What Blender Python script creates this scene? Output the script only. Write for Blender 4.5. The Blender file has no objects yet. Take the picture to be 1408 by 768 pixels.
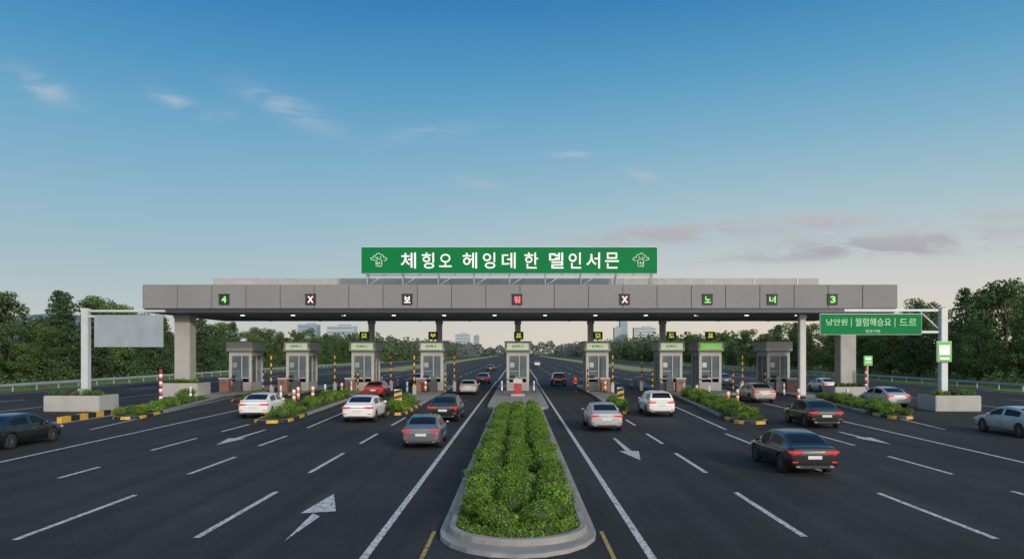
import bpy, bmesh, math, random
import numpy as np
from mathutils import Vector, Matrix
random.seed(7); np.random.seed(7)
S = bpy.context.scene; COL = S.collection
R = math.radians
H = 4.2; F = 1005.0; VX = 712.0; VY = 485.0
def gp(px, py):
    k = py - VY
    return ((px-VX)/k*H, F*H/k)
def xat(px, Z): return (px-VX)/F*Z
def zat(py, Z): return H + (VY-py)/F*Z
def lin(r, g, b):
    f = lambda c: (c/255/12.92) if c/255 <= .04045 else ((c/255+.055)/1.055)**2.4
    return (f(r), f(g), f(b), 1)

# ------------------------------------------------------------------ materials
MATS = {}
def mat(name, col, rough=.7, metal=0, var=.15, scale=3.0, bump=0, emis=0, coat=0, stretch=None, var2=0, trans=0, objrand=0, ecol=None, spec=.5):
    m = bpy.data.materials.new(name); m.use_nodes = True
    nt = m.node_tree; N = nt.nodes; Lk = nt.links
    p = N['Principled BSDF']
    if len(col) == 3: col = (*col, 1)
    p.inputs['Roughness'].default_value = rough; p.inputs['Metallic'].default_value = metal
    p.inputs['Coat Weight'].default_value = coat; p.inputs['Specular IOR Level'].default_value = spec
    tc = N.new('ShaderNodeTexCoord'); mp = N.new('ShaderNodeMapping')
    Lk.new(tc.outputs['Object'], mp.inputs['Vector'])
    if stretch: mp.inputs['Scale'].default_value = stretch
    no = N.new('ShaderNodeTexNoise'); no.inputs['Scale'].default_value = scale; no.inputs['Detail'].default_value = 5
    Lk.new(mp.outputs[0], no.inputs['Vector'])
    mr = N.new('ShaderNodeMapRange'); mr.inputs[1].default_value = .3; mr.inputs[2].default_value = .7
    mr.inputs[3].default_value = 1-var; mr.inputs[4].default_value = 1+var
    Lk.new(no.outputs[0], mr.inputs[0])
    val = mr.outputs[0]
    if var2:
        n2 = N.new('ShaderNodeTexNoise'); n2.inputs['Scale'].default_value = scale*22; n2.inputs['Detail'].default_value = 3
        Lk.new(mp.outputs[0], n2.inputs['Vector'])
        m2 = N.new('ShaderNodeMapRange'); m2.inputs[1].default_value = .3; m2.inputs[2].default_value = .7
        m2.inputs[3].default_value = 1-var2; m2.inputs[4].default_value = 1+var2
        Lk.new(n2.outputs[0], m2.inputs[0])
        mu = N.new('ShaderNodeMath'); mu.operation = 'MULTIPLY'; Lk.new(val, mu.inputs[0]); Lk.new(m2.outputs[0], mu.inputs[1]); val = mu.outputs[0]
    if objrand:
        oi = N.new('ShaderNodeObjectInfo'); m3 = N.new('ShaderNodeMapRange'); m3.inputs[3].default_value = 1-objrand; m3.inputs[4].default_value = 1+objrand
        Lk.new(oi.outputs['Random'], m3.inputs[0])
        mu = N.new('ShaderNodeMath'); mu.operation = 'MULTIPLY'; Lk.new(val, mu.inputs[0]); Lk.new(m3.outputs[0], mu.inputs[1]); val = mu.outputs[0]
    vm = N.new('ShaderNodeVectorMath'); vm.operation = 'SCALE'; vm.inputs[0].default_value = col[:3]
    Lk.new(val, vm.inputs['Scale']); Lk.new(vm.outputs[0], p.inputs['Base Color'])
    if bump:
        b = N.new('ShaderNodeBump'); b.inputs['Strength'].default_value = bump; b.inputs['Distance'].default_value = .02
        n3 = N.new('ShaderNodeTexNoise'); n3.inputs['Scale'].default_value = scale*30; Lk.new(mp.outputs[0], n3.inputs['Vector'])
        Lk.new(n3.outputs[0], b.inputs['Height']); Lk.new(b.outputs[0], p.inputs['Normal'])
    if emis:
        p.inputs['Emission Color'].default_value = (*(ecol or col)[:3], 1); p.inputs['Emission Strength'].default_value = emis
    if trans:
        tr = N.new('ShaderNodeBsdfTranslucent'); Lk.new(vm.outputs[0], tr.inputs[0])
        mx = N.new('ShaderNodeMixShader'); mx.inputs[0].default_value = trans
        Lk.new(p.outputs[0], mx.inputs[1]); Lk.new(tr.outputs[0], mx.inputs[2]); Lk.new(mx.outputs[0], N['Material Output'].inputs[0])
    MATS[name] = m
    return m
concrete = mat('concrete', (.28,.28,.275), .85, var=.10, scale=.5, var2=.06, bump=.15)
concrete_lt = mat('concrete_light', (.36,.35,.33), .85, var=.10, scale=.8, var2=.05, bump=.15)
column_m = mat('column_lightened', (.55,.54,.52), .7, var=.06, scale=.8)  # colour lightened to offset the shade on columns under the canopy
fascia_m = mat('fascia_concrete', (.215,.213,.212), .8, var=.06, scale=.25, var2=.06, bump=.12, objrand=.03)
booth_m = mat('booth_cladding', (.46,.45,.43), .55, var=.08, scale=1.2, var2=.03)
soffit_m = mat('soffit', (.24,.235,.23), .7, var=.08, scale=.3)
steel_dk = mat('dark_steel', (.05,.06,.075), .45, .4, var=.1)
steel_lt = mat('painted_steel', (.52,.54,.55), .5, .1, var=.08, scale=1)
alu = mat('aluminium', (.42,.44,.46), .4, .6, var=.1, scale=1)
louvre = mat('louvre', (.33,.37,.41), .5, .1, var=.12, scale=.8)
louvre_dk = mat('louvre_gap', (.20,.23,.26), .7)
kerb_m = mat('kerb', (.25,.24,.225), .85, var=.22, scale=1.5, var2=.12, bump=.3)
pave_m = mat('paving', (.23,.22,.205), .9, var=.2, scale=.7, var2=.1)
yellow = mat('yellow_paint', (.60,.35,.03), .6, var=.2, scale=4)
black_p = mat('black_paint', (.02,.02,.022), .6, var=.2)
white_p = mat('white_paint', (.75,.75,.73), .6, var=.12, scale=4)
red_p = mat('red_paint', (.42,.025,.02), .5, var=.15)
orange_p = mat('orange_paint', (.65,.16,.03), .5, var=.1)
brown_p = mat('kiosk_brown', (.25,.11,.07), .5, var=.1)
glass_b = mat('booth_glass', (.12,.16,.19), .08, 0, var=.3, scale=.6, coat=.5)
desk_m = mat('desk_dark', (.06,.06,.07), .5)
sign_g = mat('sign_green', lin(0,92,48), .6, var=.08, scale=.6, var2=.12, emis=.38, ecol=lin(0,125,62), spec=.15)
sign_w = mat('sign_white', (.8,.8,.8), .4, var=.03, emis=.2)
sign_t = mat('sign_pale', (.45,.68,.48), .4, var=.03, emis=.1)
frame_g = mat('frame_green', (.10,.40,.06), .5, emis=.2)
lit_w = mat('lit_panel', (.60,.72,.48), .4, var=.05, emis=.45)
lit_g = mat('lit_green', (.2,.55,.07), .4, var=.02, emis=.6)
text_g = mat('text_green', (.04,.2,.1), .5)
led_g = mat('led_green', (.15,.7,.1), .4, emis=.85)
led_y = mat('led_yellow', (.5,.65,.06), .4, emis=1.0)
led_r = mat('led_red', (.75,.12,.14), .4, emis=.8)
led_w = mat('led_white', (.75,.75,.75), .4, emis=.7)
led_p = mat('led_pink', (.85,.5,.58), .4, emis=.7)
lamp_m = mat('ceiling_lamp', (1,.9,.75), .4, emis=2.2)
bark = mat('bark', (.07,.05,.035), .95, var=.3, scale=4)
leafA = mat('leaf_broad', (.098,.155,.05), .75, var=.45, scale=.55, objrand=.3, trans=.3, spec=.2)
leafB = mat('leaf_pine', (.07,.122,.052), .75, var=.45, scale=.6, objrand=.25, trans=.25, spec=.2)
leafS = mat('leaf_shrub', (.15,.255,.03), .6, var=.5, scale=2.2, objrand=.28, trans=.3, spec=.3)
leafD = mat('leaf_dark', (.03,.055,.015), .9, var=.3)
leafM = mat('leaf_mid', (.088,.125,.07), .95, var=.4, scale=.12, trans=.2, spec=.1)
leafF = mat('leaf_far_hazed', (.14,.165,.15), .95, var=.25, scale=.02, trans=.2, spec=.1)  # pale bluish distance haze is mixed into this leaf colour
soil_m = mat('planting_soil', (.045,.065,.022), .95, var=.5, scale=3)
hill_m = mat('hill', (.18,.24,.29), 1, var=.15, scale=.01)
skin_m = mat('skin', (.5,.3,.22), .6, var=.05)
hair_m = mat('hair', (.02,.015,.012), .7)
def sheet_mat(name, col, rough, patches, grain, streak=False, bump=.25):
    m = bpy.data.materials.new(name); m.use_nodes = True; nt = m.node_tree; N = nt.nodes; Lk = nt.links; p = N['Principled BSDF']
    tc = N.new('ShaderNodeTexCoord'); val = None
    def layer(scale, lo, hi, st=(1,1,1), det=5):
        nonlocal val
        mp = N.new('ShaderNodeMapping'); mp.inputs['Scale'].default_value = st; Lk.new(tc.outputs['Object'], mp.inputs[0])
        n = N.new('ShaderNodeTexNoise'); n.inputs['Scale'].default_value = scale; n.inputs['Detail'].default_value = det; Lk.new(mp.outputs[0], n.inputs['Vector'])
        r = N.new('ShaderNodeMapRange'); r.inputs[1].default_value = .32; r.inputs[2].default_value = .68; r.inputs[3].default_value = lo; r.inputs[4].default_value = hi; Lk.new(n.outputs[0], r.inputs[0])
        if val is None: val = r.outputs[0]
        else:
            k = N.new('ShaderNodeMath'); k.operation = 'MULTIPLY'; Lk.new(val, k.inputs[0]); Lk.new(r.outputs[0], k.inputs[1]); val = k.outputs[0]
        return n
    layer(.12, 1-patches, 1+patches); g = layer(28, 1-grain, 1+grain, det=3); layer(1.3, .88, 1.12)
    if streak: layer(1.0, .70, 1.25, (1.1,.03,1), 3)
    vm = N.new('ShaderNodeVectorMath'); vm.operation = 'SCALE'; vm.inputs[0].default_value = col; Lk.new(val, vm.inputs['Scale']); Lk.new(vm.outputs[0], p.inputs['Base Color'])
    b = N.new('ShaderNodeBump'); b.inputs['Strength'].default_value = bump; b.inputs['Distance'].default_value = .01; Lk.new(g.outputs[0], b.inputs['Height']); Lk.new(b.outputs[0], p.inputs['Normal'])
    p.inputs['Roughness'].default_value = rough; p.inputs['Specular IOR Level'].default_value = .25
    return m
asphalt = sheet_mat('asphalt', (.029,.029,.030), .88, .28, .45, True)
grass_m = sheet_mat('grass', (.11,.16,.04), .95, .35, .4)
def paint_mat(name, col):
    m = bpy.data.materials.new(name); m.use_nodes = True; nt = m.node_tree; N = nt.nodes; Lk = nt.links; p = N['Principled BSDF']
    tc = N.new('ShaderNodeTexCoord'); n = N.new('ShaderNodeTexNoise'); n.inputs['Scale'].default_value = 9; n.inputs['Detail'].default_value = 8; n.inputs['Roughness'].default_value = .7
    Lk.new(tc.outputs['Object'], n.inputs['Vector'])
    r = N.new('ShaderNodeValToRGB'); r.color_ramp.elements[0].position = .38; r.color_ramp.elements[0].color = (.07,.07,.07,1)
    r.color_ramp.elements[1].position = .52; r.color_ramp.elements[1].color = (*col, 1)
    Lk.new(n.outputs[0], r.inputs[0]); Lk.new(r.outputs[0], p.inputs['Base Color']); p.inputs['Roughness'].default_value = .7
    return m
mark_w = paint_mat('marking_white', (.54,.54,.53)); mark_y = paint_mat('marking_yellow', (.42,.28,.04))

# ------------------------------------------------------------------ helpers
class MB:
    def __init__(s): s.bm = bmesh.new()
    def merge(s, b2, mi=0):
        vm = {}
        for v in b2.verts: vm[v] = s.bm.verts.new(v.co)
        for f in b2.faces:
            try: nf = s.bm.faces.new([vm[v] for v in f.verts]); nf.material_index = mi; nf.smooth = f.smooth
            except ValueError: pass
        b2.free()
    def box(s, c, d, bev=0, mi=0, rot=None):
        b = bmesh.new(); bmesh.ops.create_cube(b, size=1)
        for v in b.verts: v.co = Vector((v.co.x*d[0], v.co.y*d[1], v.co.z*d[2]))
        if bev: bmesh.ops.bevel(b, geom=b.edges[:], offset=bev, segments=2, affect='EDGES')
        for v in b.verts:
            if rot: v.co = rot @ v.co
            v.co += Vector(c)
        s.merge(b, mi); return s
    def cyl(s, p0, p1, r0, r1=None, seg=12, mi=0, cap=True):
        p0 = Vector(p0); p1 = Vector(p1); r1 = r0 if r1 is None else r1
        q = (p1-p0).to_track_quat('Z', 'Y'); bm = s.bm; A = []; B = []
        for i in range(seg):
            a = 2*math.pi*i/seg; d = q @ Vector((math.cos(a), math.sin(a), 0))
            A.append(bm.verts.new(p0+d*r0)); B.append(bm.verts.new(p1+d*r1))
        for i in range(seg):
            f = bm.faces.new((A[i], A[(i+1)%seg], B[(i+1)%seg], B[i])); f.smooth = True; f.material_index = mi
        if cap:
            f = bm.faces.new(A[::-1]); f.material_index = mi; f = bm.faces.new(B); f.material_index = mi
        return s
    def poly(s, pts, mi=0):
        f = s.bm.faces.new([s.bm.verts.new(p) for p in pts]); f.material_index = mi; return f
    def ell(s, c, r, mi=0, seg=12):
        b = bmesh.new(); bmesh.ops.create_uvsphere(b, u_segments=seg, v_segments=max(6, seg//2+2), radius=1)
        for v in b.verts: v.co = Vector((v.co.x*r[0]+c[0], v.co.y*r[1]+c[1], v.co.z*r[2]+c[2]))
        for f in b.faces: f.smooth = True
        s.merge(b, mi); return s
    def mesh(s, name):
        me = bpy.data.meshes.new(name); s.bm.to_mesh(me); s.bm.free(); return me
    def build(s, name, mats, parent=None, loc=None):
        me = s.mesh(name)
        for m in (mats if isinstance(mats, (list, tuple)) else [mats]): me.materials.append(m)
        return link(name, me, parent, loc)
def link(name, me, parent=None, loc=None):
    o = bpy.data.objects.new(name, me); COL.objects.link(o)
    if parent: o.parent = parent
    if loc: o.location = loc
    return o
def tag(o, label=None, cat=None, group=None, kind=None):
    if label: o['label'] = label
    if cat: o['category'] = cat
    if group: o['group'] = group
    if kind: o['kind'] = kind
    return o
def empty(name, loc=(0,0,0), rz=0, label=None, cat=None, group=None):
    o = bpy.data.objects.new(name, None); COL.objects.link(o); o.location = loc; o.rotation_euler = (0,0,rz); o.empty_display_size = .3
    return tag(o, label, cat, group)
CH = {}
def kids(o): return [c for c in bpy.data.objects if c.parent == o]
def copy_tree(o, parent=None):
    if o.name not in CH: CH[o.name] = [c.name for c in kids(o)]
    c = o.copy(); COL.objects.link(c)
    if parent: c.parent = parent
    for n in CH[o.name]: copy_tree(bpy.data.objects[n], c)
    return c
class Proto:
    def __init__(s, root): s.root = root; s.used = False
    def put(s, loc, rz=0, sc=1, label=None, group=None):
        o = s.root if not s.used else copy_tree(s.root)
        s.used = True
        o.location = loc; o.rotation_euler = (0,0,rz); o.scale = sc if isinstance(sc, tuple) else (sc,sc,sc)
        if label: o['label'] = label
        if group: o['group'] = group
        elif 'group' in o: del o['group']
        return o
def text(body, name, m, parent, c, w, h, ext=.02, face=0, bold=.012):
    cu = bpy.data.curves.new(name, 'FONT'); cu.body = body; cu.size = 1; cu.extrude = .02; cu.offset = bold
    t = bpy.data.objects.new(name, cu); COL.objects.link(t)
    dg = bpy.context.evaluated_depsgraph_get(); me = bpy.data.meshes.new_from_object(t.evaluated_get(dg))
    bpy.data.objects.remove(t)
    if len(me.vertices):
        co = np.array([v.co[:] for v in me.vertices]); mn = co.min(0); mx = co.max(0); cc = (mn+mx)/2; sz = np.maximum(mx-mn, 1e-4)
        for v in me.vertices:
            x = (v.co.x-cc[0])/sz[0]*w; z = (v.co.y-cc[1])/sz[1]*h; y = -(v.co.z-cc[2])/sz[2]*ext
            v.co = (x, y, z)
    me.materials.clear(); me.materials.append(m)
    o = link(name, me, parent, c); o.rotation_euler = (0,0,face)
    return o
ORD = ['first','second','third','fourth','fifth','sixth','seventh','eighth','ninth','tenth','eleventh','twelfth']

# ------------------------------------------------------------------ ground, road, markings
def sheet(name, pts, z, m):
    b = MB(); b.poly([(x,y,z) for x,y in pts]); o = b.build(name, m); tag(o, kind='structure'); return o
sheet('ground', [(-6000,-200),(6000,-200),(6000,9000),(-6000,9000)], 0, grass_m)
sheet('road', [(-54,-20),(54,-20),(54,2600),(-54,2600)], .01, asphalt)
dry = mat('dry_grass', (.24,.23,.07), .95, var=.3, scale=.2)
for s in (-1,1):
    pts = [(s*27,170),(s*36,150),(s*38,2500),(s*29,2500)]
    if s < 0: pts = pts[::-1]
    b = MB(); b.poly([(x,y,.025) for x,y in pts])
    tag(b.build('grass_strip', dry), kind='structure')
mk = MB(); Zm = .016
def stripe(x0,z0,x1,z1,w=.16,mi=0):
    d = Vector((x1-x0, z1-z0)).normalized(); n = Vector((-d.y, d.x))*w/2
    mk.poly([(x0+n.x,z0+n.y,Zm),(x0-n.x,z0-n.y,Zm),(x1-n.x,z1-n.y,Zm),(x1+n.x,z1+n.y,Zm)][::1], mi)
dashes = [(-7.3,16.6,22.1),(-7.3,25.6,30.6),(-7.3,33.8,38),(-7.3,42.3,47.5),
 (-11.3,16.4,21.6),(-11.4,25.3,29.5),(-11.7,33,37),(-15.4,24.5,26.9),(-15.8,31.5,36),(-15.8,39,43),
 (6.55,16.7,22),(6.6,25.6,30.6),(6.7,33.8,38),(6.8,42.3,46),(10.8,16.5,21.9),(10.8,25.5,30),(10.8,33.5,38),
 (15.0,21.2,22.2),(15.05,25.3,29.7),(15.3,33.2,37.3)]
for x,a,b_ in dashes: stripe(x,a,x,b_)
stripe(-3.15,4,-3.15,110,.17); stripe(2.75,4,2.75,110,.17)
stripe(-19.7,20,-20.8,64,.17); stripe(19.1,20,20.6,62,.17)
stripe(12.3,57,11.4,40,.15); stripe(-12.6,58,-11.8,41,.15); stripe(-23.4,40,-27.2,70,.15)
stripe(23.4,40,26.2,60,.15)
stripe(-37,30,-38,300,.17); stripe(-52,30,-52,1500,.2); stripe(37,30,38,300,.17); stripe(52,30,52,1500,.2)
for z in range(36,300,12):
    for x in (-44.5,44.5): stripe(x,z,x,z+6)
for z in range(100,900,14):
    for x in (-6.5,-10.2,-14,-17.6,-21.5,6.5,10.2,14,17.6,21.5,-44,44): stripe(x,z,x,z+7,.18)
for x in (-3,3,-25.5,25.5,-39.5,39.5): stripe(x,112,x,1500,.22)
def arrow(x, z0, z1, w=.13, hw=.42):
    s = 1 if z1 > z0 else -1; zn = z1-s*2.4
    mk.poly([(x-w*.5,z0,Zm),(x+w*.5,z0,Zm),(x+w,zn,Zm),(x-w,zn,Zm)][::s])
    mk.poly([(x-hw,zn-s*.25,Zm+.003),(x+hw,zn-s*.25,Zm+.003),(x+.05,z1,Zm+.003)][::s])
def mpoly(pp, dz=0): mk.poly([(*gp(*q),Zm+dz) for q in pp])
mpoly([(391,744),(440,710),(430,706)]); mpoly([(413,706),(462,703),(459,679)], .003)
arrow(4.75,36,28.6); arrow(-13.8,40,33.3); arrow(17.1,39,33.6)
for s in (-1,1): stripe(s*1.98,8,s*1.96,17.2,.09,1)
o = mk.build('lane_markings', [mark_w, mark_y]); tag(o, kind='structure')

# ------------------------------------------------------------------ islands
def outline(cl, step=.7):
    L = []; Rr = []
    y0 = cl[0][1]; y1 = cl[-1][1]; h0 = cl[0][2]
    n = int((y1-y0)/step)
    cy = [c[1] for c in cl]; cx = [c[0] for c in cl]; ch = [c[2] for c in cl]
    for i in range(n+1):
        y = y0+(y1-y0)*i/n; x = np.interp(y,cy,cx); h = np.interp(y,cy,ch)
        L.append((x-h,y)); Rr.append((x+h,y))
    nose = [(cx[0]+h0*math.cos(a), y0-h0*1.15*math.sin(-a)) for a in [math.pi+math.pi*k/10 for k in range(1,10)]]
    return Rr, L, nose
def island(cl, stripe_n=10, z=.18, kw=.22, bed=None, name='traffic_island'):
    b = MB(); inn = [(x,y,h-kw) for x,y,h in cl]
    def loop(c):
        Rr, L, nose = outline(c); return nose + Rr + L[::-1]
    o_ = loop(cl); i_ = loop(inn); n = len(o_)
    bm = b.bm
    vo0 = [bm.verts.new((x,y,0.0)) for x,y in o_]; vo1 = [bm.verts.new((x+( -.02 if x>cl[0][0] else .02),y,z)) for x,y in o_]; vi = [bm.verts.new((x,y,z)) for x,y in i_]
    for k in range(n):
        j = (k+1)%n; mi = 0
        kk = k if k < n/2 else k-n
        if -stripe_n <= kk < 9+stripe_n and stripe_n: mi = 1+((kk//2)%2)
        f = bm.faces.new((vo0[k],vo0[j],vo1[j],vo1[k])); f.material_index = mi
        f = bm.faces.new((vo1[k],vo1[j],vi[j],vi[k])); f.material_index = mi
    f = bm.faces.new(vi); f.material_index = 3
    bmesh.ops.triangulate(bm, faces=[f])
    o = b.build(name, [kerb_m, yellow, black_p, pave_m]); tag(o, kind='structure')
    if bed:
        bb = MB(); c2 = [(np.interp(y,[c[1] for c in cl],[c[0] for c in cl]), y, np.interp(y,[c[1] for c in cl],[c[2] for c in cl])-kw-.05) for y in np.linspace(cl[0][1]+.15, bed, 12)]
        lp = loop(c2); vs = [bb.bm.verts.new((x,y,z+.03)) for x,y in lp]; f = bb.bm.faces.new(vs); bmesh.ops.triangulate(bb.bm, faces=[f])
        tag(bb.build('planting_bed', soil_m), kind='structure')
    return o
ISL = {
 'A': ([(-25.0,47,.9),(-29.6,70,1.5),(-29.9,93,1.5)], 66),
 'B': ([(-23.8,64,1.2),(-23.9,93,1.4)], 69),
 'C': ([(-15.0,44.8,1.1),(-16.7,70,1.5),(-17,93,1.5)], 68),
 'D': ([(-8.3,50,.7),(-9.2,68,1.3),(-9.3,93,1.4)], 61),
 'F': ([(7.2,51,.55),(8.5,68,1.2),(8.6,93,1.4)], 61),
 'G': ([(14.0,44.2,1.1),(16.6,70,1.5),(19,74,3.9),(19,93,3.9)], 69),
 'I': ([(24.6,47.3,.9),(28.4,72,1.5),(28.7,93,1.5)], 65)}
for k,(cl,bd) in ISL.items(): island(cl, 6 if k in 'ACGI' else 12, bed=bd, kw=.18)
island([(0,56,2.35),(0,93,2.4)], 0, z=.18, kw=.4)
island([(0,17.0,1.82),(0,54,1.82)], 0, z=.10, kw=.12, name='median_base')
b = MB()
def caps(h, y0, y1, nr=14):
    p = [(h*math.cos(a), y0+h*math.sin(a)*.95) for a in [math.pi+math.pi*k/nr for k in range(nr+1)]]
    q = [(h*math.cos(a), y1+h*math.sin(a)) for a in [math.pi*k/nr for k in range(nr+1)]]
    return p+q
prev = None
rings = [(caps(1.62,17.05,52.3),.095),(caps(1.60,17.05,52.3),.21),(caps(1.58,17.05,52.3),.235),(caps(1.46,17.1,52.2),.235),(caps(1.44,17.1,52.2),.18)]
for lp, z in rings:
    vs = [b.bm.verts.new((x,y,z)) for x,y in lp]
    if prev:
        for k in range(len(vs)):
            j = (k+1)%len(vs); b.bm.faces.new((prev[k],prev[j],vs[j],vs[k]))
    prev = vs
f = b.bm.faces.new(prev); f.material_index = 1; bmesh.ops.triangulate(b.bm, faces=[f])
tag(b.build('median_kerb', [kerb_m, soil_m]), kind='structure')

# ------------------------------------------------------------------ foliage
def cards(P, Nn, size, squash=.6):
    n = len(P); r = np.random.normal(size=(n,3)); nn = Nn*.8+r*.75; nn /= np.linalg.norm(nn,axis=1)[:,None]
    a = np.cross(nn, np.random.normal(size=(n,3))); a /= np.linalg.norm(a,axis=1)[:,None]; c = np.cross(nn,a)
    s = (np.random.uniform(.6,1.2,n)*size)[:,None]
    return np.stack([P-a*s, P-c*s*squash+nn*s*.12, P+a*s, P+c*s*squash+nn*s*.12], 1).reshape(-1,3)
def card_mesh(name, V, m):
    n = len(V)//4; me = bpy.data.meshes.new(name)
    me.vertices.add(n*4); me.vertices.foreach_set('co', V.astype(np.float32).ravel())
    me.loops.add(n*4); me.loops.foreach_set('vertex_index', np.arange(n*4, dtype=np.int32))
    me.polygons.add(n); me.polygons.foreach_set('loop_start', np.arange(0,n*4,4,dtype=np.int32))
    me.update(calc_edges=True); me.validate(); me.materials.append(m); return me
def lobes_pts(lobes, per):
    Ps=[];Ns=[]
    for c,r in lobes:
        n = max(8,int(per*np.mean(r)**2))
        d = np.random.normal(size=(n,3)); d /= np.linalg.norm(d,axis=1)[:,None]
        k = np.random.uniform(.55,1.08,n)[:,None]
        Ps.append(np.array(c)+d*np.array(r)*k); Ns.append(d)
    return np.concatenate(Ps), np.concatenate(Ns)
def make_tree(kind, seed):
    random.seed(seed); np.random.seed(seed)
    root = empty('pine_tree' if kind else 'broadleaf_tree'); root['category'] = 'tree'
    t = MB(); hgt = 12
    t.cyl((0,0,-.1),(random.uniform(-.2,.2),0,hgt*.45),.26,.17,9); t.cyl((0,0,hgt*.45-.05),(random.uniform(-.4,.4),.2,hgt*.85),.17,.05,8)
    lob = []
    if kind == 0:
        for i in range(34):
            zz = random.uniform(1.8,11.2); u = (zz-1.6)/10; rad = 3.4*math.sin(math.pi*min(1,u*.8+.16))**.7*random.uniform(.4,1)
            a = random.uniform(0,6.283); c = (rad*math.cos(a), rad*math.sin(a), zz); r = random.uniform(.75,1.45)
            lob.append((c,(r,r,r*.75)))
            if i%3==0: t.cyl((0,0,min(zz*.6,hgt*.5)), (c[0]*.85,c[1]*.85,c[2]), .08,.02,6)
        P,N_ = lobes_pts(lob, 180); sz=.19
    else:
        for i in range(46):
            u = (i+.5)/46; zz = 1.4+u*10.6; rad = 2.9*(1-u)**.8*random.uniform(.6,1.1)
            a = i*2.4+random.uniform(-.3,.3); c=(rad*.75*math.cos(a),rad*.75*math.sin(a),zz); r=(.6+.85*(1-u))*random.uniform(.8,1.2)
            lob.append((c,(r,r,r*.5)))
            if i%3==0: t.cyl((0,0,zz+.2),(c[0],c[1],c[2]),.05,.015,5)
        P,N_ = lobes_pts(lob, 180); sz=.18
    t.build('trunk', bark, root)
    link('crown', card_mesh('crown', cards(P,N_,sz), leafB if kind else leafA), root)
    return Proto(root)
trees = [make_tree(k, s) for k,s in ((0,11),(1,12),(0,13),(1,14),(0,15))]
random.seed(3)
def row(side, X, z0, z1, rowname, sc, step=7):
    z = z0; i = 0
    while z < z1:
        k = random.choice((0,0,1,2,3,4,4)); p = trees[k]
        x = side*(X+random.uniform(-2,2.5)); s_ = sc*random.uniform(.70,1.2)*(1 if z < 150 else .9)
        kind = 'narrow conical' if k in (1,3) else 'round crowned'
        sd = 'left' if side<0 else 'right'
        if i < 12: lab = f'{kind} green tree, {ORD[i]} from the near end, {sd} {rowname} row'; g = None
        else: lab = f'{kind} tree far along the {sd} {rowname} row'; g = f'distant {kind} trees, {sd} {rowname} row'
        p.put((x,z,0), random.uniform(0,6.28), (s_*random.uniform(1.0,1.25),s_*random.uniform(1.0,1.25),s_), lab, g)
        z += step*random.uniform(.75,1.25)*(1 if z<200 else 1.5); i += 1
for side in (-1,1):
    e = 1.0 if side<0 else 1.02
    row(side, 64, 78, 420, 'front', .90*e, 7.2); row(side, 74, 90, 320, 'middle', 1.06*e, 9.5); row(side, 86, 104, 220, 'back', 1.18*e, 11)
np.random.seed(5)
def strip_pts(n, xf, z0, z1, hf):
    z = np.random.uniform(0,1,n)**1.5*(z1-z0)+z0; x = xf(z, np.random.uniform(0,1,n)); h = hf(x,z)*np.random.uniform(0,1,n)**.7
    return np.stack([x,z,h],1)
hb = lambda x,z: 7.5+2.2*np.sin(x*.21+z*.13)+1.8*np.sin(x*.51)+1.5*np.sin(z*.33)+z*.005
P = np.concatenate([strip_pts(26000, lambda z,u: -(60+u*36), 300, 760, hb), strip_pts(26000, lambda z,u: 60+u*36, 300, 760, hb)])
tag(link('roadside_wood', card_mesh('roadside_wood', cards(P, np.tile(np.array([[0,-.6,.7]]),(len(P),1)), .75,.8), leafM)), 'continuous green wood on both sides of the road behind the booths', 'woodland', kind='stuff')
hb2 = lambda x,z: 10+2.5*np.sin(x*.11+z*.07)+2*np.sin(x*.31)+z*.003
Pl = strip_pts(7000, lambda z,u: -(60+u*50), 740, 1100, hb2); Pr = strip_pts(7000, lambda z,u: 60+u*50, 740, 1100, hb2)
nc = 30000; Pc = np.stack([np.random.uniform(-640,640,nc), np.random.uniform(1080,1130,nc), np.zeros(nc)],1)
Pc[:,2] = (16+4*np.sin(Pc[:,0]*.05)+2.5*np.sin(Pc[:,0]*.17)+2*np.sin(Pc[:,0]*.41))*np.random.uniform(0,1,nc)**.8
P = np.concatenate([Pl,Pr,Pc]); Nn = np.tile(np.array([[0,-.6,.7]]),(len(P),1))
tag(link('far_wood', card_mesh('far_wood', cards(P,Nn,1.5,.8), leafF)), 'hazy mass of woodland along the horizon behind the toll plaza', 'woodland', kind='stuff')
for side in (-1,1):
    n = 26000; z = np.random.uniform(0,1,n)**1.3*330+70; x = side*(61+np.random.uniform(0,1,n)**.7*9+1.5*np.sin(z*.4)); hh = (1.9+.9*np.sin(z*.9+side)+.6*np.sin(z*2.3))*np.random.uniform(0,1,n)**.6*np.clip((np.abs(x)-60)/2.5,.15,1.4)
    tag(link('undergrowth', card_mesh('undergrowth', cards(np.stack([x,z,hh],1), np.tile(np.array([[0,-.3,.9]]),(n,1)), .2), leafA)), f'dense low bushes under the roadside trees on the {"left" if side<0 else "right"}', 'undergrowth', kind='stuff')
def make_shrub(seed, n=2000):
    random.seed(seed); np.random.seed(seed)
    root = empty('shrub'); root['category'] = 'shrub'
    lob = [((0,0,.26),(.30,.30,.27))]
    for i in range(9):
        a = random.uniform(0,6.28); r = random.uniform(.1,.3); lob.append(((r*math.cos(a),r*math.sin(a),random.uniform(.16,.46-.5*r)),(random.uniform(.12,.18),)*3))
    P,N_ = lobes_pts(lob, n/10/.03); N_[:,2] += .5
    link('foliage', card_mesh('foliage', cards(P,N_,.031,.55), leafS), root)
    b = MB(); b.ell((0,0,.2),(.27,.27,.22)); b.cyl((0,0,-.05),(0,0,.25),.04,.02,6); b.build('stem', leafD, root)
    return Proto(root)
shrubs = [make_shrub(s) for s in (31,32,33,34)]
random.seed(9)
y = 17.0; r_ = 0
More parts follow.
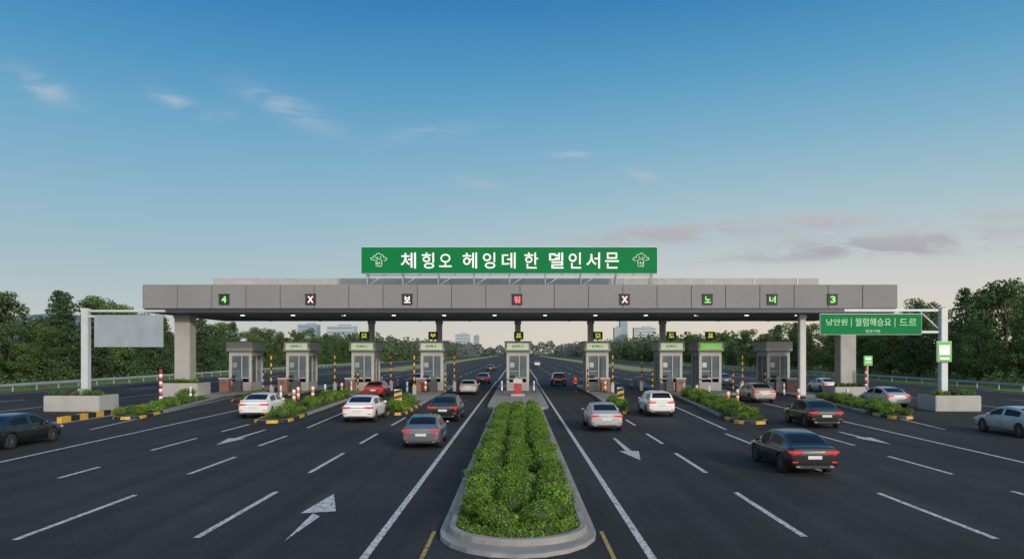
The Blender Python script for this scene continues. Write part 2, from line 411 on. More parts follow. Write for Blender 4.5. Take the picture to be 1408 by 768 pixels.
while y < 53:
    cnt = 3 if y > 17.6 else 2
    half = 1.0 if y > 17.6 else .5
    for j in range(cnt):
        x = -half+2*half*j/(cnt-1)+random.uniform(-.12,.12); s_ = random.uniform(1.1,1.5)
        side = {3:('left','middle','right'),2:('left','right')}[cnt][j]
        lab = f'green rounded shrub in the {ORD[r_]} row from the median nose, {side}' if r_ < 12 else 'round green shrub in the far half of the central median hedge'
        shrubs[random.randrange(4)].put((x, y+random.uniform(-.12,.12)+(.4 if j%2 else 0), .17), random.uniform(0,6.28), (s_,s_,s_*random.uniform(.72,1.0)), lab, None if r_ < 12 else 'shrubs of the far median hedge')
    y += .86 if y < 34 else .95; r_ += 1
names = {'A':'far left','B':'second from left','C':'third from left','D':'fourth from left','F':'just right of centre','G':'wide right hand','I':'far right'}
for k,(cl,bd) in ISL.items():
    y = cl[0][1]+.3
    while y < bd:
        x = np.interp(y,[c[1] for c in cl],[c[0] for c in cl]); h = np.interp(y,[c[1] for c in cl],[c[2] for c in cl])
        for q in ((-.45,.4) if k in 'ACGI' else (0,)):
            s_ = random.choice((.7,.9,1.1,1.4,1.8))
            shrubs[random.randrange(4)].put((x+(q+random.uniform(-.15,.15))*h,y+random.uniform(-.5,.5),.18), random.uniform(0,6.28), (s_*1.1,s_*1.1,s_*random.uniform(.7,1.05)), f'low green shrub planted on the {names[k]} booth island', f'shrubs on the {names[k]} island')
        y += random.uniform(1.0,1.6)
n = 12000; np.random.seed(8); yy = np.random.uniform(15.7,52,n); yy[:6500] = np.random.uniform(15.6,21,6500); xx = np.random.uniform(-1.42,1.42,n)
ok = (yy > 17.1)|((xx**2+((yy-17.1)/.95)**2) < 1.4**2); P = np.stack([xx,yy,.19+np.random.uniform(0,.09,n)],1)[ok]
for k,(cl,bd) in ISL.items():
    m_ = 700; yb = np.random.uniform(cl[0][1]-.3,bd,m_); xb_ = np.interp(yb,[c[1] for c in cl],[c[0] for c in cl]); hb_ = np.interp(yb,[c[1] for c in cl],[c[2] for c in cl])
    P = np.concatenate([P, np.stack([xb_+np.random.uniform(-1,1,m_)*(hb_-.3),yb,.2+np.random.uniform(0,.12,m_)],1)])
tag(link('ground_cover', card_mesh('ground_cover', cards(P, np.tile(np.array([[0,-.2,1.]]),(len(P),1)), .055, .35), leafS)), 'short green ground cover between the island and median shrubs', 'ground cover', kind='stuff')

# ------------------------------------------------------------------ canopy
can = empty('toll_canopy', (0,68,0), 0, 'long grey concrete canopy spanning all the toll booths', 'toll canopy')
X0, X1 = -34.8, 35.2; ZB, ZT = 7.95, 10.55
n = 22; w = (X1-X0)/n
for i in range(n):
    b = MB(); b.box((X0+w*(i+.5), -.06, (8.35+ZT)/2), (w-.05,.12,ZT-8.35), .015); b.build('fascia_panel', fascia_m, can)
for sx in (X0,X1):
    s_ = -1 if sx < 0 else 1
    for j in range(6): b = MB(); b.box((sx+s_*.06, 1.5+j*3.05, (8.35+ZT)/2), (.12,3.0,ZT-8.35), .015); b.build('side_panel', fascia_m, can)
b = MB(); b.box(((X0+X1)/2, 9.2, 9.3), (X1-X0-.02,18.3,2.3)); b.build('roof_slab', concrete, can)
b = MB(); b.box(((X0+X1)/2, .12, 8.15), (X1-X0-.3,.2,.4)); b.box(((X0+X1)/2, 18.2, 8.15), (X1-X0-.3,.2,.4)); b.build('edge_beam', steel_dk, can)
b = MB(); b.box(((X0+X1)/2, 9.15, 8.05), (X1-X0-.5,17.6,.2))
for i in range(1,12): b.box((X0+(X1-X0)*i/12, 9.15, 7.93), (.25,17.5,.06))
b.build('soffit', soffit_m, can)
b = MB(); b.box(((xat(293,76)+xat(1126,76))/2, 12, 11.25), (xat(1126,76)-xat(293,76),8,1.45), .03); b.build('roof_parapet', concrete_lt, can)
b = MB()
for i in range(14): b.box((xat(293,76)+4.5*(i+.5), 7.975, 11.25), (.05,.06,1.4))
b.build('parapet_joint', alu, can)
for i in range(14):
    b = MB(); b.box((X0+(X1-X0)*(i+.5)/14, 4.5, 7.92), (.34,.3,.05), .01); b.build('ceiling_light', lamp_m, can)
def column(x, yl, wx, wy, zb=0, m=concrete_lt):
    b = MB(); b.box((x, yl, (7.95+zb)/2), (wx,wy,7.95-zb), .05); b.box((x,yl,7.7),(wx+.15,wy+.15,.35),.04); b.build('column', m, can)
column(-32.3,3,1.5,1.4,.1); column(31.8,3,1.5,1.4,.1); column(27.2,2,.6,.6,.1,column_m)
for px in (511,604,712,812,911): column(xat(px,84.5),16.5,.65,.65,.1,column_m)
sg = empty('roof_sign', (0,69.6,10.55), 0, 'long green sign board with white Korean lettering above the canopy', 'sign')
sx0, sx1 = xat(498,70), xat(903,70); sz0, sz1 = zat(377,70)-10.55, zat(340,70)-10.55
cx = (sx0+sx1)/2; cz = (sz0+sz1)/2; sw = sx1-sx0; sh = sz1-sz0
b = MB(); b.box((cx,0,cz),(sw,.22,sh),.01); b.build('frame', steel_lt, sg)
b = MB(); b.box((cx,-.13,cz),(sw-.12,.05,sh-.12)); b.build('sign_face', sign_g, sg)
for body,a,c,yt,yb in (('체',551,572,347,369),('힝',580,597,347,369),('오',604,621,349,367),('헤',636,656,347,369),('잉',664,681,347,369),('데',690,709,347,369),('한',721,740,347,369),('뎰',755,775,347,369),('인',782,799,347,369),('서',806,825,347,369),('믄',832,851,347,369)):
    Z = 69.45; text(body,'lettering',sign_w,sg,((xat(a,Z)+xat(c,Z))/2,-.175,(zat(yt,Z)+zat(yb,Z))/2-10.55),xat(c,Z)-xat(a,Z),zat(yt,Z)-zat(yb,Z),.03,bold=.010)
def emblem(px, flip=1):
    b = MB(); x = xat(px,69.5)
    def seg(pts, r=.028):
        for p,q in zip(pts,pts[1:]): b.cyl((flip*p[0],0,p[1]),(flip*q[0],0,q[1]),r,r,6)
    seg([(-.36,.02),(-.62,.0),(-.78,.1),(-.70,.24),(-.50,.24),(-.46,.42),(-.28,.46),(-.18,.62),(.02,.66),(.14,.52),(.30,.54),(.44,.40),(.42,.28),(.62,.26),(.78,.12),(.70,.0),(.44,-.04)])
    seg([(-.34,.28),(-.20,.16),(-.10,.3)]); seg([(.1,.34),(.26,.2)])
    seg([(-.26,-.02),(-.26,-.58),(.28,-.58),(.28,-.02),(.0,.14),(-.26,-.02)]); seg([(.02,-.14),(.02,-.46)]); seg([(-.13,-.2),(-.13,-.46)]); seg([(.02,-.3),(.18,-.3)])
    b.build('emblem', sign_w, sg, (x, -.17, cz))
emblem(521); emblem(881,-1)
b = MB()
for i in range(9):
    x = sx0+.5+(sw-1)*i/8; b.cyl((x,.25,0),(x,.25,sz1-.2),.07,.07,8); b.cyl((x,.3,sz0+.6),(x,2.2,0),.05,.05,8)
    if i < 8: b.cyl((x,.22,.02),(x+(sw-1)/16,.22,sz0),.04,.04,6)
b.cyl((sx0+.5,.2,sz0-.12),(sx1-.5,.2,sz0-.12),.05,.05,6); b.build('support_frame', steel_lt, sg)
for px,g,m,lab in ((308,'4',led_g,'green lit lane signal at the left end of the canopy face'),(427,'X',led_p,'pink red cross lane signal, second from the left on the canopy'),
    (560,'보',led_w,'white lit lane signal left of the roof sign centre'),(711,'됨',led_r,'red lit lane signal at the middle of the canopy'),
    (859,'X',led_p,'pink cross lane signal right of the canopy middle'),(973,'노',led_g,'green lane signal, third from the right on the canopy'),
    (1062,'너',led_g,'green lane signal, second from the right on the canopy'),(1145,'3',led_g,'green lane signal at the right end of the canopy')):
    e = empty('lane_signal', (xat(px,67.8),67.86,zat(411.5,67.8)), 0, lab, 'lane signal')
    b = MB(); b.box((0,0,0),(.95,.16,.98),.03); b.build('housing', black_p, e)
    b = MB(); b.box((0,-.05,.5),(1.0,.25,.03)); b.build('hood', steel_dk, e)
    text(g,'display',m,e,(0,-.1,0),.46 if g in '34' else .58,.62,.02,bold=.04 if g == 'X' else .02)

# ------------------------------------------------------------------ booths
def booth(x, label, sign='white', body='신버스'):
    e = empty('toll_booth', (x,78,.18), 0, label, 'toll booth')
    b = MB(); b.box((0,2,.45),(2.4,3.6,.9),.02); b.build('base_wall', concrete_lt, e)
    b = MB()
    for sx in (-1,1):
        for yy in (.35,3.65): b.box((sx*1.06,yy,2.55),(.3,.3,3.3),.02)
        b.box((sx*1.08,2.05,2.5),(.1,.14,3.2))
    b.box((0,.27,1.35),(1.9,.1,.1)); b.box((.15,.27,2.55),(.1,.1,3.2)); b.box((0,3.7,2.5),(2.0,.12,3.2))
    b.box((0,.25,3.95),(2.3,.14,.5)); b.box((1.08,2.05,3.95),(.14,3.2,.5)); b.box((-1.08,2.05,3.95),(.14,3.2,.5))
    b.build('wall_frame', booth_m, e)
    for nm,c,d in (('front_window',(-.42,.33,2.55),(1.02,.03,2.3)),('front_window',(.55,.33,2.55),(.7,.03,2.3)),('side_window',(1.06,1.25,2.3),(.03,1.45,2.8)),('side_window',(-1.06,1.25,2.3),(.03,1.45,2.8)),('side_window',(-1.06,2.85,2.3),(.03,1.3,2.8))):
        b = MB(); b.box(c,d); b.build(nm, glass_b, e)
    b = MB(); b.box((-.42,.29,2.1),(.9,.03,.05)); b.box((-.6,.3,2.75),(.45,.02,.5)); b.build('window_blind', alu, e)
    d_ = MB(); d_.box((1.09,2.85,2.0),(.06,1.3,2.2),.01); dr = d_.build('door', alu, e)
    h_ = MB(); h_.box((1.15,2.4,1.9),(.05,.06,.25),.01); h_.build('door_handle', steel_dk, dr)
    b = MB(); b.box((0,2,4.72),(2.8,4.2,.98),.05); b.build('roof', booth_m, e)
    b = MB(); b.box((0,2,5.25),(2.9,4.3,.08),.02); b.build('roof_cap', concrete, e)
    b = MB(); b.box((0,2,4.19),(2.55,3.9,.1),.02); b.build('roof_trim', steel_dk, e)
    if sign:
        b = MB(); b.box((0,-.13,4.73),(2.3,.08,.66),.01); s_ = b.build('name_panel', lit_g if sign=='green' else lit_w, e)
        text(body,'lettering',text_g if sign!='green' else sign_w,s_,(0,-.185,4.73),1.3,.34,.01,bold=.02)
    b = MB(); b.box((-.5,.02,1.28),(1.2,.5,.07),.01); b.build('counter', alu, e)
    b = MB(); b.box((-.55,.0,1.5),(.5,.06,.35),.01); b.box((-.55,.02,1.33),(.1,.08,.06)); b.build('monitor', black_p, e)
    b = MB(); b.cyl((1.2,.5,.9),(1.2,.5,3.1),.03); b.box((1.2,.42,3.1),(.25,.2,.3),.02); b.build('camera_pole', steel_dk, e)
    return e
BX = [('A',-29.7,'grey toll booth without lit panel at the far left end',None),('B',-23.6,'toll booth with white panel, second from the left','white'),
 ('C',-16.6,'toll booth with white panel, third from the left','white'),('D',-9.2,'toll booth with white panel, just left of the centre booth','white'),
 ('E',0,'centre toll booth at the end of the hedge median','white'),('F',8.5,'toll booth with white panel, just right of the centre booth','white'),
 ('G',16.4,'toll booth with white panel, left one of the close pair at right','white'),('H',20.6,'toll booth with the glowing green panel','green'),
 ('I',27.9,'grey toll booth without lit panel at the far right end',None)]
for k,x,lab,sg_ in BX: booth(x,lab,sg_)
for k,x,lab,_ in BX:
    if k in 'CDEFGH':
        e = empty('lane_display', (x+.1,78.6,5.47), 0, f'small black lane display with yellow characters on the roof of the {ORD["ABCDEFGHI".index(k)]} booth from left', 'lane display')
        b = MB(); b.cyl((0,0,0),(0,0,.2),.06); b.build('stem', steel_dk, e)
        b = MB(); b.box((0,0,.6),(1.02,.25,.84),.03); b.build('housing', black_p, e)
        text({'C':'모','D':'부','E':'표','F':'모','G':'도','H':'표'}[k],'display',led_y,e,(0,-.14,.6),.64,.46,.02,bold=.01)
    if k in 'ABCDFGI':
        e = empty('ticket_machine', (x+(-.9 if k in 'ABCD' else .6),76.4,.18), 0, f'brown ticket machine with white top at the {ORD["ABCDEFGHI".index(k)]} booth from left', 'ticket machine')
        b = MB(); b.box((0,0,.65),(1.0,.7,1.3),.04); b.build('cabinet', brown_p, e)
        b = MB(); b.box((0,0,1.37),(1.1,.8,.12),.03); b.build('top', steel_lt, e)
        b = MB(); b.box((0,-.36,.95),(.5,.03,.35),.005); b.build('screen', glass_b, e)
    if k in 'ABDGI':
        e = empty('control_cabinet', (x+(.35 if k in 'ABD' else -.5),76.7,.18), 0, f'dark control cabinet with small screen before the {ORD["ABCDEFGHI".index(k)]} booth from left', 'cabinet')
        b = MB(); b.box((0,0,.55),(.8,.6,1.1),.03); b.build('body', desk_m, e)
        b = MB(); b.box((0,-.05,1.35),(.55,.06,.4),.01); b.box((0,0,1.13),(.1,.1,.1)); b.build('screen', glass_b, e)
e = empty('pay_station', (0,68.6,.18), 0, 'red pay station cabinet on a pale pedestal before the centre booth', 'pay station')
b = MB(); b.box((0,0,.1),(1.3,1.1,.2),.03); b.build('pedestal', concrete_lt, e)
b = MB(); b.box((0,0,.68),(.72,.55,.95),.04); b.build('cabinet', red_p, e)
b = MB(); b.box((0,0,1.38),(.85,.65,.42),.04); b.build('head', booth_m, e)
b = MB(); b.box((0,-.285,.9),(.4,.03,.25)); b.build('screen', glass_b, e)

def make_gate():
    e = empty('barrier_gate'); e['category'] = 'barrier gate'
    b = MB(); b.box((0,0,.5),(.36,.36,1.0),.03); b.build('housing', alu, e)
    b = MB(); b.box((0,0,1.04),(.42,.42,.07),.02); b.build('cap', orange_p, e)
    b = MB()
    for i in range(10): b.box((0,-.22,.85+.17+i*.34),(.13,.08,.34),mi=i%2)
    b.build('arm', [yellow, black_p], e)
    return Proto(e)
gate = make_gate()
for i,(px,py,lab) in enumerate(((374,546,'raised yellow and black barrier arm left of the second booth'),(461,540,'raised yellow and black barrier arm between second and third booths'),
     (570,544,'raised striped barrier arm just left of the fourth booth'),(625,538,'raised striped barrier arm right of the fourth booth'),(842,540,'raised striped barrier arm right of the sixth booth'),(1020,538,'raised yellow and black barrier arm right of the green panel booth'),
     (538,537,'thin raised barrier arm right of the third booth'),(882,537,'thin raised barrier arm left of the seventh booth'))):
    x,z = gp(px,py); gate.put((x,z,.02), 0, 1.0, lab, 'raised barrier gates')
def make_post(ca, cb, n_, seg, r, name, cat):
    e = empty(name); e['category'] = cat
    b = MB(); b.cyl((0,0,0),(0,0,.12),r*2.1,r*1.8,14); b.build('base', black_p, e)
    b = MB()
    for i in range(n_): b.cyl((0,0,.1+i*seg),(0,0,.1+(i+1)*seg),r,r,12,mi=i%2)
    b.ell((0,0,.1+n_*seg),(r,r,r*.7)); b.build('shaft', [ca,cb], e)
    return Proto(e)
rp = make_post(red_p, white_p, 9, .3, .13, 'striped_post', 'striped post')
rp.put((*gp(221,556),.0),0,1.0,'red and white striped post at the left near the column planter','red and white striped posts')
rp.put((*gp(1191,546),.0),0,1.0,'red and white striped post near the right hand column','red and white striped posts')
op = make_post(orange_p, white_p, 4, .26, .14, 'delineator_post', 'delineator post')
for i,(px,py,z,wh) in enumerate(((404,558,.2,'on the nose side of the third island'),(410,553,.2,'behind the first one near the third island'),(547,533,0,'between the third and fourth booths'),(868,533,0,'between the sixth and seventh booths'),(1001,562,.2,'on the wide right island'),(1014,553,0,'right of the wide right island'),(1098,552,0,'left of the thin right column'),(470,541,0,'beside the third booth lane'),(430,552,.2,'among the shrubs of the third island'),(585,541,.2,'beside the fourth booth'),(832,541,.2,'beside the sixth booth'),(958,549,.2,'at the back of the wide right island'))):
    op.put((*gp(px,py),z),0,.95,f'short orange and white delineator post {wh}','orange and white delineator posts')
yp = make_post(yellow, black_p, 8, .3, .07, 'marker_pole', 'marker pole')
for px,py,wh in ((362,543,'beside the first booth lane'),(492,543,'before the third booth'),(612,541,'before the fourth booth'),(808,541,'left of the sixth booth'),(897,542,'left of the seventh booth'),(1052,542,'left of the rightmost booth'),(1008,545,'beside the green panel booth')):
    yp.put((*gp(px,py),.02),0,1,f'slim yellow and black marker pole {wh}')
wp = make_post(white_p, steel_lt, 2, .5, .1, 'bollard', 'bollard')
for px,py,wh in ((386,551,'left of the third island shrubs'),(447,548,'at the back of the third island'),(483,541,'in front of the third booth'),(560,543,'left of the fourth booth'),(975,552,'on the wide right island'),(940,546,'before the seventh booth'),(1078,546,'before the rightmost booth'),(1165,556,'on the far right island'),(262,553,'behind the leftmost island shrubs'),(690,541,'left of the red pay station'),(734,541,'right of the red pay station')):
    wp.put((*gp(px,py),.18),0,1,f'short white bollard {wh}')
def make_chev():
    e = empty('chevron_board'); e['category'] = 'warning board'
    b = MB(); b.cyl((-.3,0,0),(-.3,0,.5),.04); b.cyl((.3,0,0),(.3,0,.5),.04); b.build('post', steel_lt, e)
    b = MB()
    for i in range(6):
        z0 = .35+i*.28
        b.poly([(-.45,-.03,z0),(.45,-.03,z0+.18),(.45,-.03,z0+.28+.18),(-.45,-.03,z0+.28)], i%2)
    b.poly([(-.45,-.029,.35),(.45,-.029,.35),(.45,-.029,.53)],1)
    b.box((0,.01,1.25),(.94,.03,1.9),mi=2); b.build('board',[yellow,black_p,steel_lt],e)
    return Proto(e)
ch = make_chev()
ch.put((-8.3,50.6,.2),R(10),(.55,.9,.68),'yellow and black warning board on the nose of the fourth island')
ch.put((7.25,51.6,.2),R(-10),(.5,.9,.72),'yellow and black warning board on the island right of centre')
e = empty('low_barrier', (-27.3,43.5,0), 0, 'long low yellow and black striped barrier at the left of the plaza', 'barrier')
b = MB()
for i in range(12): b.box((-i*.04,i*.95+.475,.2),(.3,.945,.38),.02,mi=i%2)
b.build('rail',[yellow,black_p],e)
b = MB(); b.box((-.25,5.7,.02),(.9,11.6,.06)); b.build('footing', kerb_m, e)
for s,nm in ((-1,'left'),(1,'right')):
    e = empty('guard_rail', (s*55.2,60,0), 0, f'long low steel guard rail along the {nm} road edge', 'guard rail')
    b = MB(); b.box((0,120,.72),(.06,240,.3)); b.box((-s*.04,120,.72),(.05,240,.06)); b.build('rail', louvre, e)
    b = MB()
    for i in range(61): b.box((s*.08,i*4,.42),(.1,.1,.84))
    b.build('posts', louvre, e)

def planter(x,y,w,d,h,label):
    e = empty('concrete_planter', (x,y,0), 0, label, 'planter')
    b = MB(); b.box((0,0,h/2),(w,d,h),.05); b.build('body', concrete_lt, e)
    b = MB(); b.box((0,0,h+.005),(w-.4,d-.4,.03)); b.build('soil', soil_m, e)
planter(-31.9,53.5,4.0,2.6,1.15,'concrete planter holding the post of the left gantry')
planter(-32.0,70.6,3.4,3.0,1.35,'concrete planter around the left canopy column')
planter(31.6,53.6,3.3,2.4,1.15,'concrete planter holding the post of the right gantry')
planter(31.6,70.6,3.2,3.0,1.0,'concrete planter around the thick right canopy column')
random.seed(21)
for (x,y,w,h,nm) in ((-31.9,53.5,4,1.15,'left gantry planter'),(-32,70.6,3.2,1.35,'left column planter'),(31.6,53.6,3.2,1.15,'right gantry planter'),(31.6,70.6,3,1.0,'right column planter')):
    for i in range(5):
        xx = x-w/2+.4+(w-.8)*i/4; s_ = random.uniform(.8,1.1)
        shrubs[i%4].put((xx,y-.75,h),random.uniform(0,6),(s_,s_,s_*.8),f'small shrub growing in the {nm}',f'shrubs in the {nm}')
e = empty('sign_gantry', (-31.9,54,0), 0, 'left roadside gantry post with double arm', 'gantry')
b = MB(); b.box((0,0,3.75),(.5,.5,7.5),.04); b.build('post', steel_lt, e)
for z in (7.3,6.9):
    b = MB(); b.box((2.9,0,z),(5.9,.2,.16),.02); b.build('arm', steel_lt, e)
b = MB(); b.box((.0,-.28,1.35),(.9,.05,.5)); b.build('base_plate', alu, e)
e = empty('louvred_panel', (-28.6,53.8,0), 0, 'large grey blue ribbed panel hung on the left gantry', 'sign panel')
z0,z1 = zat(477,54), zat(433,54)
b = MB(); b.box((0,.0,(z0+z1)/2),(5.05,.1,z1-z0),.02); b.build('backing', louvre_dk, e)
b = MB()
for i in range(15): b.box((0,-.06,z0+.09+(z1-z0-.18)*i/14),(5.0,.03,.125))
b.build('slats', louvre, e)
b = MB()
for i in range(4): b.box((-2.5+i*5/3,-.09,(z0+z1)/2),(.04,.03,z1-z0),.0)
b.build('vertical_rib', louvre, e)
e = empty('sign_gantry', (31.3,54,0), 0, 'right roadside gantry post with double arm', 'gantry')
b = MB(); b.box((.1,0,3.75),(.5,.5,7.5),.04); b.build('post', steel_lt, e)
for z,l in ((7.35,7.2),(5.75,2.0)):
    b = MB(); b.box((-l/2,.05,z),(l,.18,.18),.02); b.build('arm', steel_lt, e)
b = MB(); b.cyl((-1.6,.05,7.3),(0,.05,5.8),.06); b.build('brace', steel_lt, e)
xa,xb = xat(1127,53.7),xat(1267,53.7); za,zb = zat(460,53.7),zat(431,53.7)
e = empty('hanging_sign', ((xa+xb)/2,53.7,0), 0, 'green sign with white Korean lettering on the right gantry', 'sign')
b = MB(); b.box((0,0,(za+zb)/2),(xb-xa,.12,zb-za),.01); b.build('frame', steel_lt, e)
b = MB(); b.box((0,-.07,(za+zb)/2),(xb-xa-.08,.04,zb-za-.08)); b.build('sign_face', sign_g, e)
def T2(body,a,c,yt,yb):
    Z=53.6; return text(body,'lettering',sign_t,e,((xat(a,Z)+xat(c,Z))/2-e.location.x,-.1,(zat(yt,Z)+zat(yb,Z))/2),xat(c,Z)-xat(a,Z),zat(yt,Z)-zat(yb,Z),.02,bold=-.004)
T2('낭안원',1136,1165,438,447); T2('월렴해승요',1176,1225,437,448); T2('드르',1237,1260,438,447); T2('합문거명',1190,1210,453,457)
for px in (1170.5,1230.5):
    b = MB(); b.box((xat(px,53.6)-e.location.x,-.1,zat(443,53.6)),(.035,.02,.65)); b.build('divider', sign_t, e)
e = empty('notice_board', (xat(1298.5,53.5),53.55,zat(497,53.5)), 0, 'small green notice with white markings on the right gantry post', 'notice board')
b = MB(); b.box((0,0,.75),(1.12,.08,1.5),.02); b.build('frame', steel_lt, e)
b = MB(); b.box((0,-.055,.75),(1.04,.04,1.42)); b.build('notice', frame_g, e)
b = MB(); b.box((0,-.085,.86),(.78,.012,.72)); b.build('white_panel', sign_w, e)
b = MB(); b.box((0,-.085,.24),(.7,.012,.16)); b.build('white_bar', sign_w, e)
e = empty('notice_sign', (xat(1193,62),62,0), 0, 'small green notice sign on a thin post near the right striped post', 'sign')
b = MB(); b.cyl((0,0,0),(0,0,3.8),.05); b.build('post', steel_lt, e)
b = MB(); b.box((0,-.08,3.55),(.75,.06,.85),.02); b.build('board', frame_g, e)
b = MB(); b.box((0,-.118,3.72),(.5,.02,.22)); b.box((0,-.118,3.42),(.5,.02,.07)); b.build('white_bar', sign_w, e)

# ------------------------------------------------------------------ cars
CARGLASS = mat('car_glass', (.010,.010,.011), .18, 0, var=.05, spec=.2)
TYRE = mat('tyre', (.018,.018,.018), .8); RIM = mat('rim', (.4,.4,.42), .3, .9, var=.05); TRIM = mat('car_trim', (.02,.02,.022), .5)
TAIL = mat('tail_light', (.4,.012,.012), .25, emis=.35, coat=1, ecol=(1,.04,.03)); HEADL = mat('head_light', (.6,.62,.65), .15, .3, coat=1); PLATE = mat('plate', (.6,.6,.6), .5); CHROME = mat('chrome', (.6,.6,.62), .2, 1, var=.03)
def paint(name, col, metal=.3, rough=.3, coat=.7): return mat(name, col, rough, metal, var=.04, scale=1, coat=coat)
SED = dict(L=4.8, wb=(-1.42,1.42), rw=.345,
  top=([-2.4,-2.37,-2.3,-2.1,-1.8,-1.2,0,.9,1.2,1.9,2.2,2.33,2.4],[.80,.93,1.02,1.06,1.06,1.02,.99,.97,.97,.86,.78,.68,.58]),
  bot=([-2.4,-2.3,-2.0,1.9,2.3,2.4],[.38,.28,.22,.2,.22,.32]), wid=([-2.4,-2.3,-2.0,-1.4,1.4,2.0,2.25,2.4],[.78,.87,.92,.935,.935,.89,.80,.64]),
  st=[-2.4,-2.37,-2.3,-2.1,-1.9,-1.6,-1.2,-.8,-.3,.3,.8,1.1,1.5,1.8,2.05,2.2,2.33,2.4],
  g=[-2.0,-1.85,-1.6,-1.35,-1.05,-.6,-.14,-.04,.3,.42,.7,.9,1.12,1.25], rf=([-2.0,-1.85,-1.35,-1.05,-.6,0,.36,.7,1.25],[1.06,1.13,1.32,1.405,1.455,1.475,1.435,1.29,.98]),
  belt=([-2.0,-1.2,0,1.25],[1.05,1.01,.985,.96]), bw=([-2.0,-1.4,0,.9,1.25],[.76,.85,.87,.86,.80]), sideg=((-1.35,-.14),(-.04,.9)), rearg=(-1.85,-1.05), frontg=(.42,1.12), zl=.86, zmax=1.475)
SUV = dict(L=4.6, wb=(-1.35,1.38), rw=.375,
  top=([-2.3,-2.27,-2.2,-2.0,-1.2,0,.9,1.2,1.9,2.1,2.23,2.3],[.85,1.0,1.1,1.13,1.12,1.09,1.07,1.07,.98,.9,.78,.62]),
  bot=([-2.3,-2.2,-1.9,1.9,2.2,2.3],[.45,.33,.27,.25,.28,.4]), wid=([-2.3,-2.2,-1.9,-1.4,1.4,2.0,2.2,2.3],[.80,.89,.93,.945,.945,.9,.82,.68]),
  st=[-2.3,-2.27,-2.2,-2.0,-1.8,-1.5,-1.2,-.8,-.3,.3,.8,1.1,1.5,1.8,2.0,2.12,2.23,2.3],
  g=[-2.22,-2.15,-2.0,-1.85,-1.2,-.3,-.2,.3,.45,.75,.95,1.15,1.28], rf=([-2.22,-2.15,-1.85,-1.2,0,.4,1.28],[1.12,1.27,1.60,1.665,1.68,1.63,1.06]),
  belt=([-2.22,-1.2,0,1.28],[1.12,1.11,1.08,1.05]), bw=([-2.22,-1.6,0,.9,1.28],[.81,.87,.88,.87,.82]), sideg=((-1.85,-.3),(-.2,.95)), rearg=(-2.15,-1.85), frontg=(.45,1.15), zl=.98, zmax=1.68)
def sec(D, y):
    w = np.interp(y,*D['wid']); zt = np.interp(y,*D['top']); zb = np.interp(y,*D['bot']); h = zt-zb
    return [(0,zb),(.8*w,zb),(.955*w,zb+.1*h),(w,zb+.34*h),(.99*w,zb+.60*h),(.97*w,zb+.78*h),(.955*w,zb+.84*h),(.90*w,zb+.955*h),(.78*w,zt),(.4*w,zt+.012),(0,zt+.018)]
def body_mesh(D):
    bm = bmesh.new(); rings = []
    for y in D['st']:
        s = sec(D,y); full = s+[(-x,z) for x,z in s[-2:0:-1]]
        rings.append([bm.verts.new((x,y,z)) for x,z in full])
    n = len(rings[0])
    for a,b in zip(rings,rings[1:]):
        for k in range(n):
            f = bm.faces.new((a[k],a[(k+1)%n],b[(k+1)%n],b[k]))
    bm.faces.new(rings[0][::-1]); bm.faces.new(rings[-1])
    bmesh.ops.recalc_face_normals(bm, faces=bm.faces)
    me = bpy.data.meshes.new('body'); bm.to_mesh(me); bm.free()
    ob = link('tmp', me)
    ss = ob.modifiers.new('s','SUBSURF'); ss.levels = 2; ss.render_levels = 2
    cm = MB()
    for wy in D['wb']:
        for sx in (-1,1): cm.cyl((sx*.6,wy,D['rw']),(sx*1.2,wy,D['rw']),D['rw']+.06,seg=32)
    bmesh.ops.recalc_face_normals(cm.bm, faces=cm.bm.faces)
    co = link('tmpc', cm.mesh('c'))
    bo = ob.modifiers.new('b','BOOLEAN'); bo.object = co; bo.operation = 'DIFFERENCE'; bo.solver = 'EXACT'
    dg = bpy.context.evaluated_depsgraph_get(); out = bpy.data.meshes.new_from_object(ob.evaluated_get(dg))
    bpy.data.objects.remove(ob); bpy.data.objects.remove(co)
    bm = bmesh.new(); bm.from_mesh(out)
    for f in bm.faces:
        f.smooth = True; c = f.calc_center_median(); f.material_index = 0
        for wy in D['wb']:
            if math.hypot(c.y-wy, c.z-D['rw']) < D['rw']+.0595 and abs(c.x) > .55: f.material_index = 1
        if c.z < .30: f.material_index = 1
    for e_ in bm.edges:
        if len(e_.link_faces)==2 and e_.calc_face_angle(0) > R(38): e_.smooth = False
    bm.to_mesh(out); bm.free(); out.name = 'car_body'
    return out
